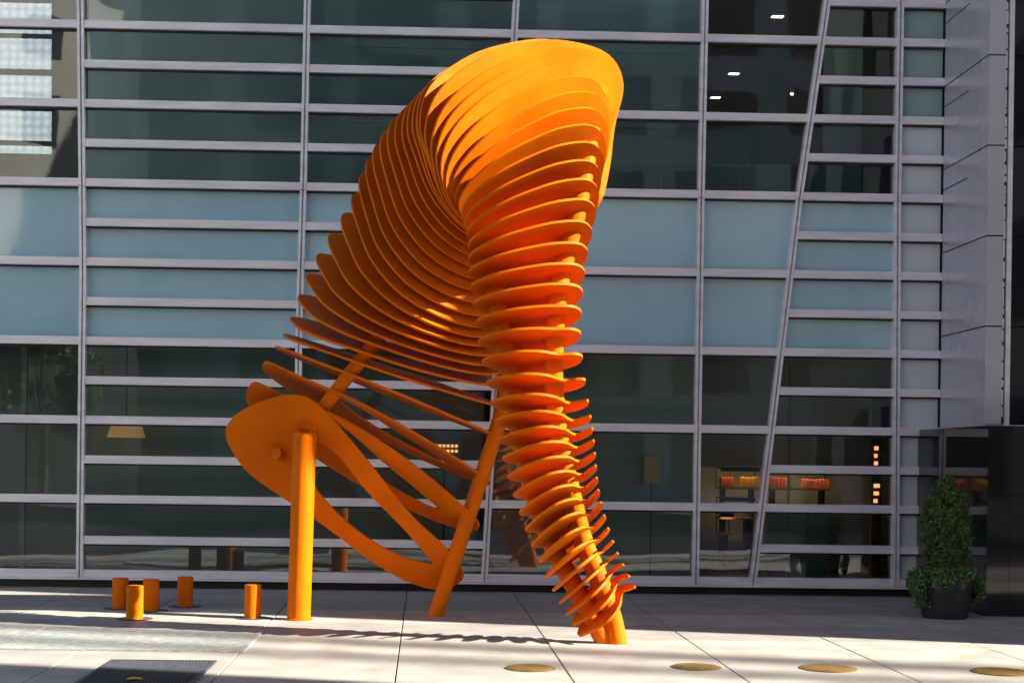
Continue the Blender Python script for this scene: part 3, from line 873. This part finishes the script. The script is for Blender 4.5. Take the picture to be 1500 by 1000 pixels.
# ================================================================ BOLLARDS, GRATINGS, DISCS
bl = [(176, 891, 846, 'orange cylinder bollard rearmost beside the long grating, half hidden by another bollard'),
      (197, 906, 857, 'orange cylinder bollard standing in front of two others by the grating'),
      (221, 894, 848, 'orange cylinder bollard just behind the front one of the cluster'),
      (271, 888, 844, 'lone orange cylinder bollard standing close to the glass front'),
      (370, 905, 855, 'sunlit orange cylinder bollard beside the tall sculpture post')]
for x, y, yt, lab in bl:
    g_ = on_ground(x, y)
    dep = (g_ - EYEP).dot(Fv)
    h = (y - yt) / FPX * dep
    e = tag(empty('bollard', g_), lab, 'bollard', 'orange bollards on the plaza')
    r_ = 0.088
    b = MB(); b.lathe([(r_, -0.02), (r_, h - 0.006), (r_ - 0.006, h)], g_, 36); b.build('post', M['orange'], e, 35)
    b = MB(); b.lathe([(r_ + 0.10, 0.001), (r_ + 0.10, 0.005), (r_ + 0.095, 0.007)], g_, 36); b.build('foot_shadow_ring', M['steel_dark'], e, 35)  # dark ring standing in for the shadow around the bollard foot
def grating(label, x0, x1, y0, y1, nbar, mat, bt):
    e = tag(empty('floor_grating', ((x0 + x1) / 2, (y0 + y1) / 2, 0)), label, 'grating')
    b = MB(); b.box(x0, x1, y0, y1, 0.001, 0.004); b.build('pit', M['pit'], e)
    b = MB()
    for (a0, a1, c0, c1) in ((x0, x1, y0 - .03, y0), (x0, x1, y1, y1 + .03), (x0 - .03, x0, y0 - .03, y1 + .03), (x1, x1 + .03, y0 - .03, y1 + .03)):
        b.box(a0, a1, c0, c1, 0.001, 0.016)
    b.build('frame', mat, e)
    b = MB()
    for k in range(nbar):
        x = x0 + (x1 - x0) * (k + 0.5) / nbar
        b.box(x - bt / 2, x + bt / 2, y0, y1, 0.004, 0.014)
    n2 = int((y1 - y0) / 0.16)
    for k in range(n2):
        y = y0 + (y1 - y0) * (k + 0.5) / n2
        b.box(x0, x1, y - 0.006, y + 0.006, 0.0045, 0.0062)
    tag(b.build('bars', mat, e), kind='stuff')
    for k in range(1, int((x1 - x0) / 1.0)):
        x = x0 + (x1 - x0) * k / int((x1 - x0) / 1.0)
        b = MB(); b.box(x - 0.012, x + 0.012, y0, y1, 0.005, 0.0165); b.build('divider', mat, e)
gx1 = on_ground(372, 935).x
grating('long galvanised steel floor grating in front of the bollards', on_ground(-160, 940).x, gx1, on_ground(200, 953).y, on_ground(200, 922).y, 115, M['steel'], 0.017)
p0, p1 = on_ground(112, 1000), on_ground(306, 969)
grating('small dark floor grating beside the long pale one', on_ground(118, 1000).x, on_ground(280, 1000).x, 10.6, on_ground(230, 969).y, 30, M['steel_dark'], 0.011)
# dry leaf on the dark grating
p = on_ground(197, 994, 0.02)
vs_ = []
for k in range(10):
    t = 2 * math.pi * k / 10
    vs_.append((p.x + 0.06 * math.cos(t) + 0.012 * math.sin(2 * t), p.y + 0.045 * math.sin(t) * (1 - 0.5 * math.cos(t)), 0.018 + 0.012 * math.sin(t) ** 2))
b = MB(); b.add(vs_ + [(v[0], v[1], v[2] + 0.002) for v in vs_], [tuple(range(9, -1, -1)), tuple(range(10, 20))] + [(i, (i + 1) % 10, (i + 1) % 10 + 10, i + 10) for i in range(10)])
tag(b.build('fallen_leaf', M['leaf_dry']), 'dry yellow fallen leaf lying on the small dark grating', 'leaf')
for x, y, d_, lab in ((777, 978.5, .42, 'round bronze floor disc on the joint nearest the sculpture foot'), (1020, 977, .42, 'round bronze floor disc between two others right of the foot'),
                      (1213, 979, .48, 'round bronze floor disc second from the potted conifer'), (1466, 984, .48, 'round bronze floor disc in line below the potted conifer')):
    p = on_ground(x, y)
    e = tag(empty('floor_disc', p), lab, 'floor disc', 'bronze discs set in the paving')
    b = MB(); b.lathe([(d_ / 2, 0.001), (d_ / 2, 0.008), (d_ / 2 - 0.012, 0.012)], p, 40); b.build('rim', M['bronze'], e, 30)
    b = MB(); b.lathe([(d_ / 2 - 0.03, 0.0125), (d_ / 2 - 0.035, 0.0155)], p, 40); lid = b.build('lid', M['bronze'], e, 30)
    for s in (-1, 1):
        b = MB(); b.lathe([(0.014, 0.0158), (0.010, 0.019)], (p.x + s * d_ * 0.3, p.y, 0), 10); b.build('bolt', M['steel_dark'], lid, 30)

# ================================================================ POTTED CONIFER
pp = on_ground(1384, 904)
dep = (pp - EYEP).dot(Fv)
m = dep / FPX                                   # metres per pixel here
e = tag(empty('potted_conifer', pp), 'clipped columnar conifer in a dark round pot with trailing ivy', 'potted plant')
b = MB(); b.lathe([(31 * m, 0), (33 * m, 4 * m), (37 * m, 40 * m), (38.5 * m, 56 * m), (40 * m, 57 * m), (40 * m, 63 * m), (37 * m, 63.5 * m), (36 * m, 60 * m)], pp, 44)
pot = b.build('pot', M['pot'], e, 40)
b = MB(); b.lathe([(36.5 * m, 58 * m), (20 * m, 60.5 * m), (2 * m, 61 * m)], pp, 30); b.build('soil', M['soil'], pot, 60)
b = MB(); b.tube([pp + Vector((0, 0, 50 * m)), pp + Vector((0.01, 0, 120 * m)), pp + Vector((0, 0, 190 * m))], [4 * m, 3 * m, 1 * m], 10); b.build('trunk', M['bark'], e, 50)
rnd = random.Random(11)
pts = []
prof_z = [62, 75, 100, 130, 155, 175, 190, 201]
prof_r = [19, 26, 30, 31, 29, 23, 13, 2]
tufts = []
for k in range(420):
    z = rnd.uniform(62, 200)
    r_ = np.interp(z, prof_z, prof_r) * rnd.uniform(.74, 1.14)
    t = rnd.uniform(0, 6.283)
    tufts.append((r_ * math.cos(t) , r_ * math.sin(t), z))
for tx, ty, tz in tufts:
    for k in range(30):
        q = rnd.gauss(0, 3.0), rnd.gauss(0, 3.0), rnd.gauss(1.5, 4.0)
        s = rnd.uniform(.9, 1.02)
        pts.append(pp + Vector(((tx * s + q[0]) * m, (ty * s + q[1]) * m, (tz + q[2]) * m)))
leaves('foliage', M['conifer'], e, pts, 0.020, 0, rnd)
pts = []
for k in range(1500):                            # ivy over the rim
    t = rnd.uniform(0, 6.283)
    r_ = rnd.uniform(22, 50) * (1 + .15 * math.sin(t * 3))
    pts.append(pp + Vector((r_ * m * math.cos(t), r_ * m * math.sin(t), (64 + rnd.gauss(3, 4) - max(0, r_ - 42) * .8) * m)))
for t0, ln, wd in ((3.6, 46, 9), (3.25, 30, 7), (-0.15, 36, 10), (.35, 42, 7), (4.3, 16, 8), (2.8, 24, 8)):
    for k in range(230):
        s = rnd.random()
        ang = t0 + rnd.gauss(0, .14)
        r_ = 41 + rnd.uniform(0, wd) + 6 * math.sin(s * 3)
        pts.append(pp + Vector((r_ * m * math.cos(ang), r_ * m * math.sin(ang), (62 - s * ln + rnd.gauss(0, 2)) * m)))
leaves('ivy', M['ivy'], e, pts, 0.026, 0, rnd)
